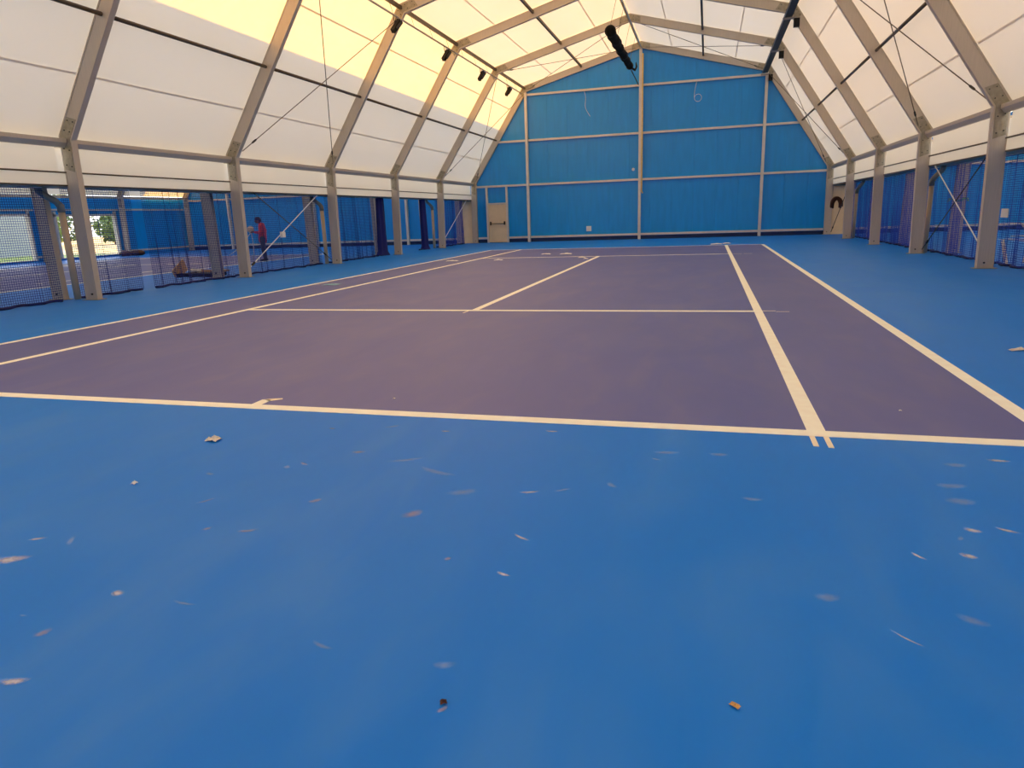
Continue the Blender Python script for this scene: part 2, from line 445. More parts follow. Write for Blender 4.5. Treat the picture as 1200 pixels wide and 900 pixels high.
ceiling = empty('ceiling', (0, 0, 9), 'white translucent fabric roof on aluminium purlins over the main court', 'ceiling', kind='structure')
wall_left = empty('wall_left', (-9, 7, 3), 'sunlit sloping fabric side of the main hall with white valance', 'wall', kind='structure')
wall_right = empty('wall_right', (9, 7, 3), 'shaded sloping fabric side of the main hall with cream valance', 'wall', kind='structure')
W13 = 0.065
for k in range(KMIN, 5):
    ya, yb = FY(k) + W13, FY(k + 1) + W13
    if k == 4: yb = YB + 0.12
    yi, yj = FY(k) + 0.13, FY(k + 1)
    for sg, wl in ((-1, wall_left), (1, wall_right)):
        mb = MB(); sheet(mb, 1, -0.01, 1.0, ya, yb, sg, ny=6, sag=0.03); mb.build('membrane_panel', 'membrane', wl, True)
        mb = MB(); sheet(mb, 2, 0.0, 1.0, ya, yb, sg, ny=6, sag=0.03); mb.build('membrane_panel', 'membrane', ceiling, True)
        for s in (0.235, 0.765):
            mb = MB(); sheet(mb, 1, s - 0.0045, s + 0.0045, yi, yj, sg, drop=0.012, ny=6, sag=0.03); mb.build('weld_seam', 'membrane', wl)
        for s in (0.265, 0.755):
            mb = MB(); sheet(mb, 2, s - 0.004, s + 0.004, yi, yj, sg, drop=0.012, ny=6, sag=0.03); mb.build('weld_seam', 'membrane', ceiling)
        if k < -2: continue
        # purlins
        c = slope_pt(1, 0.46) - Vector((0.847, 0.53)) * 0.16
        mb = MB(); mb.tube([(sg * c.x, yi, c.y), (sg * c.x, yj, c.y)], 0.04, 10); mb.build('purlin', 'alu_dark', wl, True)
        c = slope_pt(2, 0.505) - Vector((0.25, 0.968)) * 0.14
        mb = MB(); mb.beam((sg * c.x, yi, c.y), (sg * c.x, yj, c.y), 0.08, 0.09); mb.build('purlin', 'alu_dark', ceiling)
        c = MEM[2] - Vector((0.1, 0.13))
        mb = MB(); mb.beam((sg * c.x, yi, c.y), (sg * c.x, yj, c.y), 0.09, 0.1); mb.build('eave_purlin', 'alu_dark', ceiling)
        mb = MB(); mb.prism_y([(sg * a, z) for a, z in ((8.84, 3.18), (8.84, 3.105), (8.915, 3.02), (8.97, 3.02), (8.97, 3.18))], yi, yj); mb.build('eave_beam', 'alu', wl)
        # valance: vertical fabric, dark rail, gutter side
        mb = MB(); sg_x = sg * 9.0
        mb.add([(sg_x, yi + 0.01, 3.06), (sg_x, yj - 0.16, 3.06), (sg_x, yj - 0.16, 2.56), (sg_x, yi + 0.01, 2.56)], [(0, 1, 2, 3)])
        mb.build('valance', 'valance', wl)
        mb = MB(); mb.tube([(sg * 9.0, yi, 2.55), (sg * 9.0, yj, 2.55)], 0.018, 6); mb.build('valance_rail', 'alu_dark', wl)
        mb = MB(); gx = sg * 9.02
        mb.add([(gx, yi, 2.54), (gx, yj, 2.54), (gx, yj, 2.3), (gx, yi, 2.3)], [(0, 1, 2, 3)])
        mb.build('gutter_side', 'valance', wl)
        mb = MB(); mb.tube([(gx, yi, 2.3), (gx, yj, 2.3)], 0.015, 6); mb.build('gutter_edge', 'alu_dark', wl)
    if k >= -2:
        mb = MB(); mb.beam((0, yi - 0.13, 9.10), (0, yj, 9.10), 0.07, 0.12); mb.build('ridge_purlin', 'conduit', ceiling)  # yellow light on the ridge purlin is put into its colour
        mb = MB(); mb.tube([(0.06, yi - 0.13, 9.0), (0.06, yj, 9.0)], 0.03, 8); mb.build('ridge_cable_duct', 'girt', ceiling)
# gutters between the halls (floor of the trough and far side)
for sg, wl in ((-1, wall_left), (1, wall_right)):
    mb = MB()
    a, c = sorted((sg * 9.03, sg * 9.72))
    mb.box((a, YF, 2.28), (c, YB, 2.30)); mb.build('gutter_trough', 'plate', wl)
    mb = MB(); gx = sg * 9.72
    mb.add([(gx, YF, 2.3), (gx, YB, 2.3), (gx, YB, 3.1), (gx, YF, 3.1)], [(0, 1, 2, 3)]); mb.build('far_valance', 'valance', wl)

# neighbouring halls: fabric and eave beams
for xc, nm in ((-OFF, 'the hall where the man stands'), (OFF, 'the hall behind the bright blue nets')):
    cl = empty('ceiling', (xc, 5, 9), 'fabric roof and sloping sides of ' + nm, 'ceiling', kind='structure')
    for sg in (-1, 1):
        for i in (1, 2):
            mb = MB(); sheet(mb, i, -0.01 if i == 1 else 0, 1, YF, YB + 0.12, sg, xc); mb.build('membrane_panel', 'membrane', cl)
        mb = MB(); mb.beam((xc + sg * 8.9, YF, 3.1), (xc + sg * 8.9, YB - 0.1, 3.1), 0.13, 0.14); mb.build('eave_beam', 'alu', cl)
        c = slope_pt(1, 0.46) - Vector((0.847, 0.53)) * 0.16
        mb = MB(); mb.tube([(xc + sg * c.x, YF, c.y), (xc + sg * c.x, YB - .1, c.y)], 0.04, 8); mb.build('purlin', 'alu_dark', cl)

# ------------------------------------------------------------------ end walls
A1, A2 = offset_poly(0.315)[1].x - 0.002, offset_poly(0.315)[2].x
def gable_wall(name, xc, yb, label, flip=1, detail=True):
    root = empty(name, (xc, yb, 0), label, 'wall', kind='structure')
    HW = 9.0 if xc == 0 else 9.2
    n = 17; w = 2 * HW / n
    kn = [MEM[1].x, MEM[2].x, 0.0, -MEM[2].x, -MEM[1].x]
    for i in range(n):
        x0, x1 = -HW + i * w, -HW + (i + 1) * w
        def poly(g):
            a, c = x0 + g, x1 - g
            pts = [(a, 0.18), (c, 0.18), (c, roof_z(c))]
            for q in (A2, 0.0, -A2, A1, -A1):
                if a + 0.01 < q < c - 0.01: pts.append((q, roof_z(q)))
            return pts + [(a, roof_z(a))]
        P, Q = poly(0.0), poly(0.004)
        m = len(P)
        vs = [(xc + x, yb + flip * 0.06, z) for x, z in P] + [(xc + x, yb + flip * 0.006, z) for x, z in P] + [(xc + x, yb, z) for x, z in Q]
        fs = [tuple(range(m)), tuple(range(2 * m, 3 * m))]
        for a in (0, m):
            for j in range(m):
                j2 = (j + 1) % m; fs.append((a + j, a + j2, a + m + j2, a + m + j))
        MB().add(vs, fs).build('panel', 'panel', root)
    MB().box((xc - HW, min(yb, yb + flip * 0.06) , 0), (xc + HW, max(yb, yb + flip * 0.06), 0.18)).build('skirt', 'skirt', root)
    if not detail: return root
    yg = yb - 0.05 * flip
    posts = (-5.84, 0.0, 5.84)
    for x in posts:
        top = roof_z(x) - 0.36
        mb = MB(); mb.box((xc + x - 0.065, yg - 0.13, 0), (xc + x + 0.065, yg + 0.04, top)); mb.build('post', 'girt', root)
    for z in (0.25, 2.96, 5.18, 7.395):
        if z > 6: xs = (-5.84, 0, 5.84)
        elif z > 4: xs = (-7.52, -5.84, 0, 5.84, 7.52)
        else: xs = (-8.74, -5.84, 0, 5.84, 8.74)
        for a, c in zip(xs[:-1], xs[1:]):
            if a in posts: a += 0.066
            if c in posts: c -= 0.066
            if name == 'wall_back' and xc == 0 and z < 1 and a < -8:
                for a2, c2 in ((-8.74, -8.17), (-7.03, c)):
                    MB().box((xc + a2, yg - 0.06, z - 0.05), (xc + c2, yg + 0.04, z + 0.05)).build('girt', 'girt', root)
                continue
            MB().box((xc + a, yg - 0.06, z - 0.05), (xc + c, yg + 0.04, z + 0.05)).build('girt', 'girt', root)
    return root
wall_back = gable_wall('wall_back', 0, YB, 'tall blue panelled end wall with cream girts behind the main court')
for sg in (-1, 1):
    # fabric strip closing the gap between halls at the end wall
    mb = MB(); a, c = sorted((sg * 9.06, sg * 9.7))
    n_ = 8; vs = []
    for u in range(n_ + 1):
        x = a + (c - a) * u / n_
        vs += [(x, YB - 0.05 - 0.05 * math.sin(math.pi * u / n_), 0.0), (x, YB - 0.05 - 0.05 * math.sin(math.pi * u / n_), 2.25)]
    mb.add(vs, [(2 * u, 2 * u + 2, 2 * u + 3, 2 * u + 1) for u in range(n_)]); mb.build('gap_sheet', 'door', wall_back, True)
    mb = MB(); a, c = sorted((sg * 9.001, sg * 9.549)); mb.box((a, YB, 0), (c, YB + 0.06, 3.2)); mb.build('gap_panel', 'panel', wall_back)
gable_wall('wall_back', -OFF, YB, 'blue panelled end wall behind the man with white bottom rail')
gable_wall('wall_back', OFF, YB, 'blue panelled end wall seen through the bright blue nets')
for xc in (0, -OFF, OFF):
    nm = {0: 'main court', -OFF: 'court where the man stands', OFF: 'court behind the bright blue nets'}[xc]
    r = empty('wall_front', (xc, YF, 0), 'plain blue end wall at the near end of the ' + nm, 'wall', kind='structure')
    pts = [(xc - 9.2, 0), (xc + 9.2, 0)] + [(xc + x, roof_z(x)) for x in (9.2, A1, A2, 0, -A2, -A1, -9.2)]
    MB().prism_y(pts, YF - 0.08, YF - 0.01).build('wall_sheet', 'panel', r)

# door in the end wall
dr = empty('door_1', (-7.6, YB - 0.1, 0), 'cream fire door with black push bar in the blue end wall', 'door', kind='structure')
for x in (-8.16, -7.04):
    MB().box((x - 0.05, YB - 0.13, 0), (x + 0.05, YB - 0.012, 2.9)).build('door_post', 'girt', dr)
MB().box((-8.11, YB - 0.12, 2.02), (-7.09, YB - 0.013, 2.1)).build('door_head', 'girt', dr)
lf = MB().box((-8.105, YB - 0.085, 0.02), (-7.095, YB - 0.02, 2.015)).build('door_leaf', 'door', dr)
b = MB(); b.tube([(-7.98, YB - 0.15, 1.02), (-7.2, YB - 0.15, 1.0)], 0.018, 8); b.build('push_bar', 'black', lf, True)
for x in (-7.98, -7.2):
    MB().box((x - 0.03, YB - 0.18, 0.94), (x + 0.03, YB - 0.086, 1.12)).build('push_bar_bracket', 'black', lf)

# things on the end wall
b = MB(); b.box((-2.75, YB - 0.06, 0.47), (-2.49, YB - 0.002, 0.73)); b.box((-2.71, YB - 0.075, 0.51), (-2.53, YB - 0.06, 0.69))
single('wall_box', b, 'white', (-2.62, YB - 0.03, 0.47), 'small square white box low on the blue end wall', 'socket box')
b = MB(); b.tube([(-0.33, YB - 0.05, 3.46), (-0.33, YB - 0.002, 3.46)], 0.075, 14); b.tube([(-0.33, YB - 0.075, 3.46), (-0.33, YB - 0.05, 3.46)], [0.04, 0.06], 14)
single('wall_sensor', b, 'white', (-0.33, YB - 0.03, 3.4), 'round white sensor beside the middle post of the end wall', 'sensor')
b = MB(); pts = [(-2.8 + 0.05 * math.sin(t * 0.6) + 0.25 * (t / 12) ** 2, YB - 0.03, 7.34 - 1.2 * t / 12) for t in range(13)]
b.tube(pts, 0.013, 6); single('hanging_cable', b, 'white_wire', pts[-1], 'loose white cable with a straight end hanging on the end wall', 'cable')
pts = [(2.66 - 0.1 * math.sin(t / 8 * 1.5), YB - 0.03, 7.34 - 0.65 * t / 8) for t in range(9)]
for t in range(15):
    a = math.pi + 2 * math.pi * t / 12
    pts.append((2.74 + 0.17 * math.cos(a), YB - 0.03, 6.62 + 0.17 * math.sin(a)))
b = MB(); b.tube(pts, 0.013, 6); single('hanging_cable', b, 'white_wire', (2.7, YB - 0.03, 6.45), 'loose white cable ending in a loop hanging on the end wall', 'cable')
b = MB(); b.tube([(0.11, YB - 0.2, 8.8), (0.11, YB - 0.2, 2.38), (0.16, YB - 0.2, 2.28)], 0.035, 8)
single('cable_conduit', b, 'conduit', (0.11, YB - 0.2, 2.28), 'yellowish conduit running down the middle post of the end wall', 'conduit', smooth=True)

# ------------------------------------------------------------------ side walls of the neighbouring halls
XW = -OFF - 9.18
wn = empty('wall_left', (XW, 20, 0), 'blue side wall with two bright openings beyond the man', 'wall', kind='structure')
OPEN = [(17.6, 21.55, 0.12, 2.2), (22.95, 26.62, 0.12, 2.15)]
y = YF
while y < YB - 0.01:
    y1 = min(y + 1.0, YB)
    cuts = sorted({y, y1} | {c for o_ in OPEN for c in o_[:2] if y < c < y1})
    for a, c in zip(cuts[:-1], cuts[1:]):
        mid = (a + c) / 2; op = [o_ for o_ in OPEN if o_[0] < mid < o_[1]]
        spans = [(0.0, 3.12)] if not op else [(0.0, op[0][2]), (op[0][3], 3.12)]
        for z0, z1 in spans:
            MB().box((XW - 0.06, a + 0.003, z0), (XW, c - 0.003, z1)).build('panel', 'panel', wn)
    y = y1
for k in range(0, 5):
    a, c = FY(k) + 0.14, FY(k + 1) - 0.01
    MB().box((XW + 0.001, a, 2.43), (XW + 0.08, c, 2.52)).build('girt', 'girt', wn)
    segs = [(a, c)]
    for o_ in OPEN:
        segs = [s for q in segs for s in ([(q[0], min(q[1], o_[0])), (max(q[0], o_[1]), q[1])] if q[0] < o_[1] and q[1] > o_[0] else [q]) if s[1] - s[0] > 0.05]
    for s in segs: MB().box((XW + 0.001, s[0], 0.2), (XW + 0.08, s[1], 0.29)).build('girt', 'girt', wn)
for i, (a, c, z0, z1) in enumerate(OPEN):
    wv = empty('window_%d' % (i + 1), (XW, (a + c) / 2, z0), ['white framed opening in the blue side wall showing a pale building', 'white framed opening in the blue side wall showing sunlit sand'][i], 'window', kind='structure')
    for y_ in (a, c): MB().box((XW - 0.1, y_ - 0.06, z0), (XW + 0.1, y_ + 0.06, z1 + 0.25)).build('jamb', 'girt', wv)
    MB().box((XW - 0.1, a - 0.06, z1), (XW + 0.1, c + 0.06, z1 + 0.1)).build('head', 'girt', wv)
    MB().box((XW - 0.1, a - 0.06, z0 - 0.05), (XW + 0.1, c + 0.06, z0)).build('sill', 'girt', wv)
wr = empty('wall_right', (OFF + 9.18, 5, 0), 'blue side wall far behind the bright blue nets', 'wall', kind='structure')
MB().box((OFF + 9.18, YF, 0), (OFF + 9.24, YB, 3.12)).build('wall_sheet', 'panel', wr)

# ------------------------------------------------------------------ outdoors
g = MB(); g.box((-160, -120, -0.4), (160, 160, -0.21)); go = g.build('ground', 'sand'); tag(go, 'dry sunlit sandy ground outside the halls', 'ground', kind='structure')
b = MB(); b.box((-43.2, 16, -0.22), (-32.5, 34, -0.19)); gs = b.build('grass_strip', 'grass'); tag(gs, 'strip of grass between the side wall and the pale building', 'grass', kind='stuff')
hd = empty('outbuilding', (-46, 18, -0.21), 'tall pale grey building standing outside the side wall opening', 'building')
for i in range(26):
    MB().box((-43.45, -15.8 + i * 2, -0.2), (-43.38, -13.82 + i * 2, 18.5 if i < 22 else 4.2)).build('cladding_panel', 'tarp', hd)
MB().box((-50, -15.8, -0.21), (-43.46, 28.2, 18.3)).build('building_body', 'tarp', hd)
MB().box((-50, 28.21, -0.21), (-43.46, 36.2, 4.1)).build('low_wing', 'tarp', hd)
MB().beam((-43.3, 27.9, 1.5), (-43.3, 30.6, 2.9), 0.06, 0.08).build('brace', 'tray', hd)
MB().box((-50.2, -16, 18.3), (-43.2, 28.4, 18.6)).build('roof_slab', 'plate', hd)
def tree(x, y_, h, seed, label):
    rnd = random.Random(seed)
    t = empty('tree', (x, y_, -0.21), label, 'tree', 'trees beyond the sand')
    b = MB(); b.tube([(x, y_, -0.21), (x + 0.1, y_ + 0.1, h * 0.35), (x, y_, h * 0.7)], [0.16, 0.12, 0.05], 8); b.build('trunk', 'bark', t, True)
    b = MB()
    for i in range(1300):
        a = rnd.uniform(0, 6.28); r = h * 0.62 * math.sqrt(rnd.random()); zz = h * rnd.uniform(0.05, 1.0)
        r *= math.sin(math.pi * min(1, max(0.12, zz / h * 0.95))) ** 0.6
        c = Vector((x + r * math.cos(a), y_ + r * math.sin(a), zz)); s_ = rnd.uniform(0.12, 0.28)
        u = Vector((rnd.gauss(0, 1), rnd.gauss(0, 1), rnd.gauss(0, 1))).normalized(); v = u.orthogonal().normalized()
        b.add([c - u * s_, c + v * s_ * .6, c + u * s_, c - v * s_ * .6], [(0, 1, 2, 3)])
    b.build('foliage', 'leaf', t, kind='stuff')
TL = ['low bushy tree beside the pale building', 'tall rounded tree beyond the sand', 'short tree between two taller ones beyond the sand', 'broad tree with a low crown beyond the sand',
      'tallest tree beyond the sand', 'small tree at the far side of the sand']
for i, (x, y_, h) in enumerate(((-62, 44, 3.6), (-66, 48, 4.8), (-61, 50, 3.4), (-67, 55, 4.4), (-70, 61, 5.6), (-63, 61, 3.2))):
    tree(x, y_, h, i + 1, TL[i])
# ------------------------------------------------------------------ downpipes
def downpipe(x, yv, sg, label):
    t = empty('downpipe', (x, yv, 0), label, 'downpipe', 'gutter downpipes')
    xo = x + sg * 0.16; r = 0.065
    MB().tube([(x, yv, 0.0), (x, yv, 1.83)], r, 14).build('pipe', 'pvc', t, True)
    MB().tube([(x, yv, 1.79), (x, yv, 1.92), (x + sg * 0.02, yv - 0.04, 1.96)], r * 1.13, 14).build('collar', 'pvc_grey', t, True)
    MB().tube([(x, yv, 1.9), (x + sg * 0.03, yv - 0.05, 2.0), (xo - sg * 0.03, yv - 0.26, 2.16), (xo, yv - 0.3, 2.22), (xo, yv - 0.3, 2.279)], r, 14).build('elbow', 'pvc_grey', t, True)
downpipe(-9.42, 6.98, -1, 'beige downpipe beside the side column five bays from the end wall')
downpipe(-9.36, 16.98, -1, 'beige downpipe beside the side column below the white sleeved brace')
downpipe(-9.36, 26.98, -1, 'beige downpipe beside the column nearest the fire door')
downpipe(9.22, 17.2, 1, 'beige downpipe in front of the bright blue netting bay with the white brace')
downpipe(9.22, 27.2, 1, 'beige downpipe near the coiled brown cable')

# ------------------------------------------------------------------ nets
def net(name, x, ya, yb, label, cat, mat='net', seed=0, pleat=0.5, depth=0.07, ztop=2.27, bow=0.0, group='hanging nets', hem=True):
    rnd = random.Random(seed)
    t = empty(name, (x, (ya + yb) / 2, 0), label, cat, group)
    # cross-section path
    path = []; yv = ya
    ps = []; q = ya + rnd.uniform(0.1, pleat)
    while q < yb - 0.1:
        ps.append((q, rnd.uniform(0.5, 1.3) * depth, rnd.uniform(0.02, 0.05))); q += pleat * rnd.uniform(0.5, 1.5)
    n = max(8, int((yb - ya) / 0.012))
    for i in range(n + 1):
        yy = ya + (yb - ya) * i / n
        dx = 0.02 * math.sin(yy * 3.1 + seed) + bow * math.sin(math.pi * i / n)
        for (c, a, w) in ps: dx += a * math.exp(-((yy - c) / w) ** 2)
        path.append((x + dx, yy))
    mb = MB(); uv = []; s = 0.0; nz = 6
    for i, (px, py) in enumerate(path):
        if i: s += math.hypot(px - path[i - 1][0], py - path[i - 1][1])
        for j in range(nz + 1):
            z = 0.02 + (ztop - 0.02) * j / nz
            mb.v.append((x + (px - x) * (0.55 + 0.45 * (1 - j / nz)), py, z)); uv.append((s, z))
    m = nz + 1
    for i in range(len(path) - 1):
        for j in range(nz):
            mb.f.append((i * m + j, (i + 1) * m + j, (i + 1) * m + j + 1, i * m + j + 1))
    mb.uv = uv; mb.build('netting', mat, t, True)
    if hem:
        pts = []
        for i in range(0, len(path), 6):
            pts.append((path[i][0] + 0.03 * math.sin(path[i][1] * 5), path[i][1], 0.03 + 0.012 * math.sin(path[i][1] * 9 + seed)))
        MB().tube(pts, 0.028, 6).build('hem', 'hem', t, True)
        MB().tube([(x, ya, ztop), (x, yb, ztop)], 0.012, 6).build('top_rope', 'white_wire', t)
    return t
def bundle(x, yv, w, label, seed=0, ztop=2.27, group='gathered net bundles'):
    rnd = random.Random(seed)
    t = empty('net_bundle', (x, yv, 0), label, 'net', group)
    mb = MB(); n = 26; nz = 14
    ph = [rnd.uniform(0, 6.28) for _ in range(4)]
    for j in range(nz + 1):
        z = ztop * j / nz
        sc = 0.75 + 0.25 * (1 - j / nz) + (0.35 if j == 0 else 0)
        for i in range(n):
            a = 2 * math.pi * i / n
            r = w * sc * (1 + 0.22 * math.sin(5 * a + ph[0] + z * 0.7) + 0.14 * math.sin(9 * a + ph[1]))
            mb.v.append((x + r * 0.55 * math.cos(a), yv + r * math.sin(a), z + 0.004))
    for j in range(nz):
        for i in range(n):
            i2 = (i + 1) % n; mb.f.append((j * n + i, j * n + i2, (j + 1) * n + i2, (j + 1) * n + i))
    mb.build('gathered_netting', 'net_dense', t, True)
    MB().tube([(x + 0.02, yv - w, 0.03), (x - 0.05, yv - w * 2.2, 0.025), (x, yv - w * 3, 0.025)], 0.022, 6).build('hem_end', 'hem', t, True)
XN = -9.38
net('divider_net', XN, -3.0, 1.7, 'blue divider net behind the near baseline end of the court', 'net', seed=7, pleat=0.8, depth=0.1)
net('divider_net', XN, 2.0, 6.6, 'blue divider net hanging in front of the pale opening', 'net', seed=1, pleat=0.8, depth=0.1)
net('divider_net', XN, 7.0, 8.78, 'blue divider net with a loose edge beside the gap in the nets', 'net', seed=2, pleat=0.45, depth=0.12)
net('divider_net', XN, 9.1, 12.1, 'blue divider net hanging in front of the wooden board', 'net', seed=3, pleat=0.4, depth=0.12)
net('divider_net', XN, 12.15, 16.75, 'blue divider net hanging in front of the man', 'net', seed=4, pleat=0.42, depth=0.1)
net('divider_net', XN, 17.2, 20.9, 'densely pleated blue divider net three bays from the end wall', 'net', seed=5, pleat=0.28, depth=0.12)
bundle(-9.4, 21.5, 0.26, 'dark gathered net bundle tied to the column two bays from the end wall', 1)
bundle(-9.4, 25.9, 0.24, 'dark gathered net bundle beside the downpipe near the fire door', 2)
net('divider_net', XN, 27.4, 31.3, 'dark blue divider net in the last bay next to the fire door', 'net', mat='netr', seed=6, pleat=0.25, depth=0.14)
XR = 9.45
net('divider_net', XR, 8.0, 12.9, 'bright blue net hanging in front of the leaning trestle', 'net', 'netr', 11, 0.35, 0.1)
net('divider_net', XR, 12.95, 17.4, 'bright blue net hanging behind the slanting white brace', 'net', 'netr', 12, 0.4, 0.09)
net('divider_net', XR, 17.6, 22.2, 'pleated blue net in the bay two past the white brace', 'net', 'netr', 13, 0.26, 0.13)
net('divider_net', XR, 22.4, 27.2, 'dark pleated blue net in the bay three past the white brace', 'net', 'netr', 14, 0.24, 0.13)
net('divider_net', XR, 27.4, 30.8, 'blue net hanging next to the coiled brown cable', 'net', 'netr', 15, 0.24, 0.13)

# ------------------------------------------------------------------ bracing cables
def cable(p, q, label, mat='wire', r=0.012, group='bracing cables', buckle=0.12, sleeve=False):
    p, q = Vector(p), Vector(q); low = p if p.z < q.z else q
    t = empty('bracing_cable', low, label, 'cable', group)
    MB().tube([p, q], r, 6).build('wire', mat, t)
    d = (q - p).normalized() if p.z < q.z else (p - q).normalized()
    c = low + d * 0.35
    MB().tube([c, c + d * 0.05, c + d * 0.15, c + d * 0.2], [r, r * 2.2, r * 2.2, r], 8).build('turnbuckle', 'bolt', t)
def sp(sg, s, yv, d=0.3):
    p = slope_pt(1, s) - Vector((0.847, 0.53)) * d; return (sg * p.x, yv, p.y)
def rp_(sg, s, yv, d=0.27):
    p = slope_pt(2, s) - Vector((0.25, 0.968)) * d; return (sg * p.x, yv, p.y)
for sg, sd in ((-1, 'sunlit'), (1, 'shaded')):
    for k, wh in ((1, 'four bays away'), (4, 'in its last bay')):
        ya, yb = FY(k) + 0.2, FY(k + 1) - 0.1
        cable(sp(sg, 0.05, ya), sp(sg, 0.94, yb), 'cable rising towards the end wall on the %s side slope, %s' % (sd, wh))
        cable(sp(sg, 0.94, ya), sp(sg, 0.05, yb), 'cable falling towards the end wall on the %s side slope, %s' % (sd, wh))
    ya, yb = FY(4) + 0.2, FY(5) - 0.05
    cable(rp_(sg, 0.05, ya), rp_(sg, 0.95, yb), 'thin roof cable rising towards the end wall under the %s roof slope' % sd)
    cable(rp_(sg, 0.95, ya), rp_(sg, 0.05, yb), 'thin roof cable falling towards the end wall under the %s roof slope' % sd)
cable((-9.05, 12.1, 0.12), (-9.05, 16.78, 2.55), 'white sleeved brace in the man\'s bay carrying a small white box', 'white_wire', 0.015)
cable((-9.05, 12.05, 2.75), (-9.05, 16.78, 0.15), 'thin steel brace crossing the white sleeved brace in the man\'s bay')
cable((9.05, 12.1, 0.15), (9.05, 16.8, 2.45), 'white sleeved brace in front of the bright blue nets', 'white_wire', 0.015)
cable((9.05, 12.05, 2.75), (9.05, 16.8, 0.12), 'dark brace crossing the white brace in front of the bright blue nets', 'tray', 0.014)
cable((-9.05, 27.1, 0.15), (-9.05, 31.6, 2.55), 'pale brace in the last bay next to the fire door', 'white_wire', 0.018)
cable((9.05, 27.1, 2.6), (9.05, 31.6, 0.12), 'dark brace in the last bay carrying the coiled brown cable', 'tray', 0.014)
b = MB(); b.box((-9.11, 14.03, 1.0), (-9.03, 14.2, 1.17)); b.box((-9.03, 14.06, 1.03), (-9.02, 14.17, 1.14))
single('junction_box', b, 'white', (-9.08, 14.1, 0.96), 'small white box fixed to the white sleeved brace', 'junction box')
# coiled brown cable hung on the brace
b = MB(); rnd = random.Random(3)
for i in range(9):
    ox, oy, oz = rnd.uniform(-0.05, 0.05), rnd.uniform(-0.07, 0.07), rnd.uniform(-0.06, 0.06)
    b.tube([(9.1 + ox - (0.19 + oz * 0.5) * math.cos(q * math.pi / 12), 30.9 + oy, 1.36 + oz + 0.3 * math.sin(q * math.pi / 12) - (0.1 if q in (0, 12) else 0)) for q in range(13)], 0.042, 7)
single('cable_coil', b, 'brown', (9.1, 30.9, 1.2), 'coil of dark brown cable draped over the brace beside the end wall', 'cable coil', smooth=True)

# ------------------------------------------------------------------ light rail with lamps, cable tray, rolled curtain
t = empty('light_rail', (-5.8, 22, 7.32), 'long thin rail with hanger wires below the sunlit eave', 'rail')
MB().tube([(-5.8, -3.0, 7.32), (-5.8, 30.9, 7.32)], 0.03, 8).build('rail_tube', 'alu', t, True)
yv = -2.5
while yv < 30.5:
    MB().tube([(-5.8, yv, 7.34), (-5.92, yv, 7.72)], 0.006, 5).build('hanger_wire', 'wire', t); yv += 1.55
LN = ['fifth lamp from the end wall', 'fourth lamp from the end wall', 'third lamp from the end wall', 'second lamp from the end wall', 'lamp nearest the end wall']
for i, yv in enumerate((12.1, 16.2, 20.35, 24.4, 28.4)):
    t = empty('flood_lamp', (-5.8, yv, 7.0), 'slim black flood lamp under the thin rail, ' + LN[i], 'lamp', 'flood lamps on the rail')
    MB().beam((-5.84, yv - 0.14, 6.86), (-5.72, yv + 0.12, 7.2), 0.13, 0.12, (1, 0, 0)).build('housing', 'black', t)
    MB().beam((-5.72, yv - 0.10, 6.92), (-5.62, yv + 0.10, 7.16), 0.10, 0.02, (1, 0, 0)).build('lens', 'tray', t)
    MB().tube([(-5.8, yv - 0.14, 7.32), (-5.8, yv - 0.05, 7.12), (-5.8, yv + 0.12, 7.32)], 0.012, 6).build('bracket', 'black', t)
t = empty('cable_tray', (5.72, 22, 7.5), 'dark cable tray running along the shaded eave to the end wall', 'cable tray')
MB().box((5.62, -3, 7.42), (5.84, 31.6, 7.44)).build('tray_floor', 'tray', t)
for x in (5.62, 5.83): MB().box((x - 0.008, -3, 7.42), (x + 0.012, 31.6, 7.53)).build('tray_side', 'tray', t)
MB().tube([(5.6, -3, 7.41), (5.6, 31.6, 7.41)], 0.018, 6).build('tray_lip', 'tray_edge', t)
for j, x in enumerate((5.68, 5.73, 5.78)): MB().tube([(x, -3, 7.47), (x, 31.6, 7.47)], 0.022, 6).build('cable', 'black', t)
for k in range(1, 6):
    yv = FY(k) - 0.06
    MB().box((5.56, yv - 0.05, 7.36), (5.98, yv + 0.05, 7.415)).build('bracket', 'tray_edge', t)
    MB().box((5.9, yv - 0.1, 7.1), (6.08, yv + 0.06, 7.36)).build('clamp', 'black', t)
# rolled black curtain under the ridge
t = empty('rolled_curtain', (-0.3, 26.8, 7.75), 'long black rolled curtain hanging below the ridge before the end wall', 'curtain')
pts = []; rs = []
for i in range(41):
    f = i / 40; yv = 22.8 + 7.4 * f
    pts.append((-0.3 + 0.02 * math.sin(i * 0.9), yv, 7.88 + 0.05 * f - 0.05 * math.sin(math.pi * f))); rs.append((0.19 - 0.05 * f) * (1 + 0.05 * math.sin(i * 1.7)) * (0.55 if i in (0, 40) else 1))
MB().tube(pts, rs, 14).build('curtain_roll', 'bag', t, True)
for f in (0.04, 0.3, 0.62, 0.93):
    yv = 22.8 + 7.4 * f; r_ = 0.2 - 0.05 * f
    MB().tube([(-0.3, yv - 0.03, 7.89), (-0.3, yv + 0.03, 7.89)], r_ + 0.012, 14).build('strap', 'black', t, True)
    MB().tube([(-0.3, yv, 8.05), (-0.06, yv, 9.05)], 0.008, 5).build('hanger_wire', 'wire', t)
MB().tube([(-0.28, 30.2, 7.9), (-0.12, 30.35, 7.82), (-0.05, 30.35, 7.95), (-0.08, 30.35, 8.15)], [0.05, 0.06, 0.045, 0.02], 8).build('hook', 'black', t, True)
MB().tube([(-0.28, 30.2, 7.8), (-0.1, 31.8, 7.42)], 0.025, 6).build('stay_cable', 'tray', t)

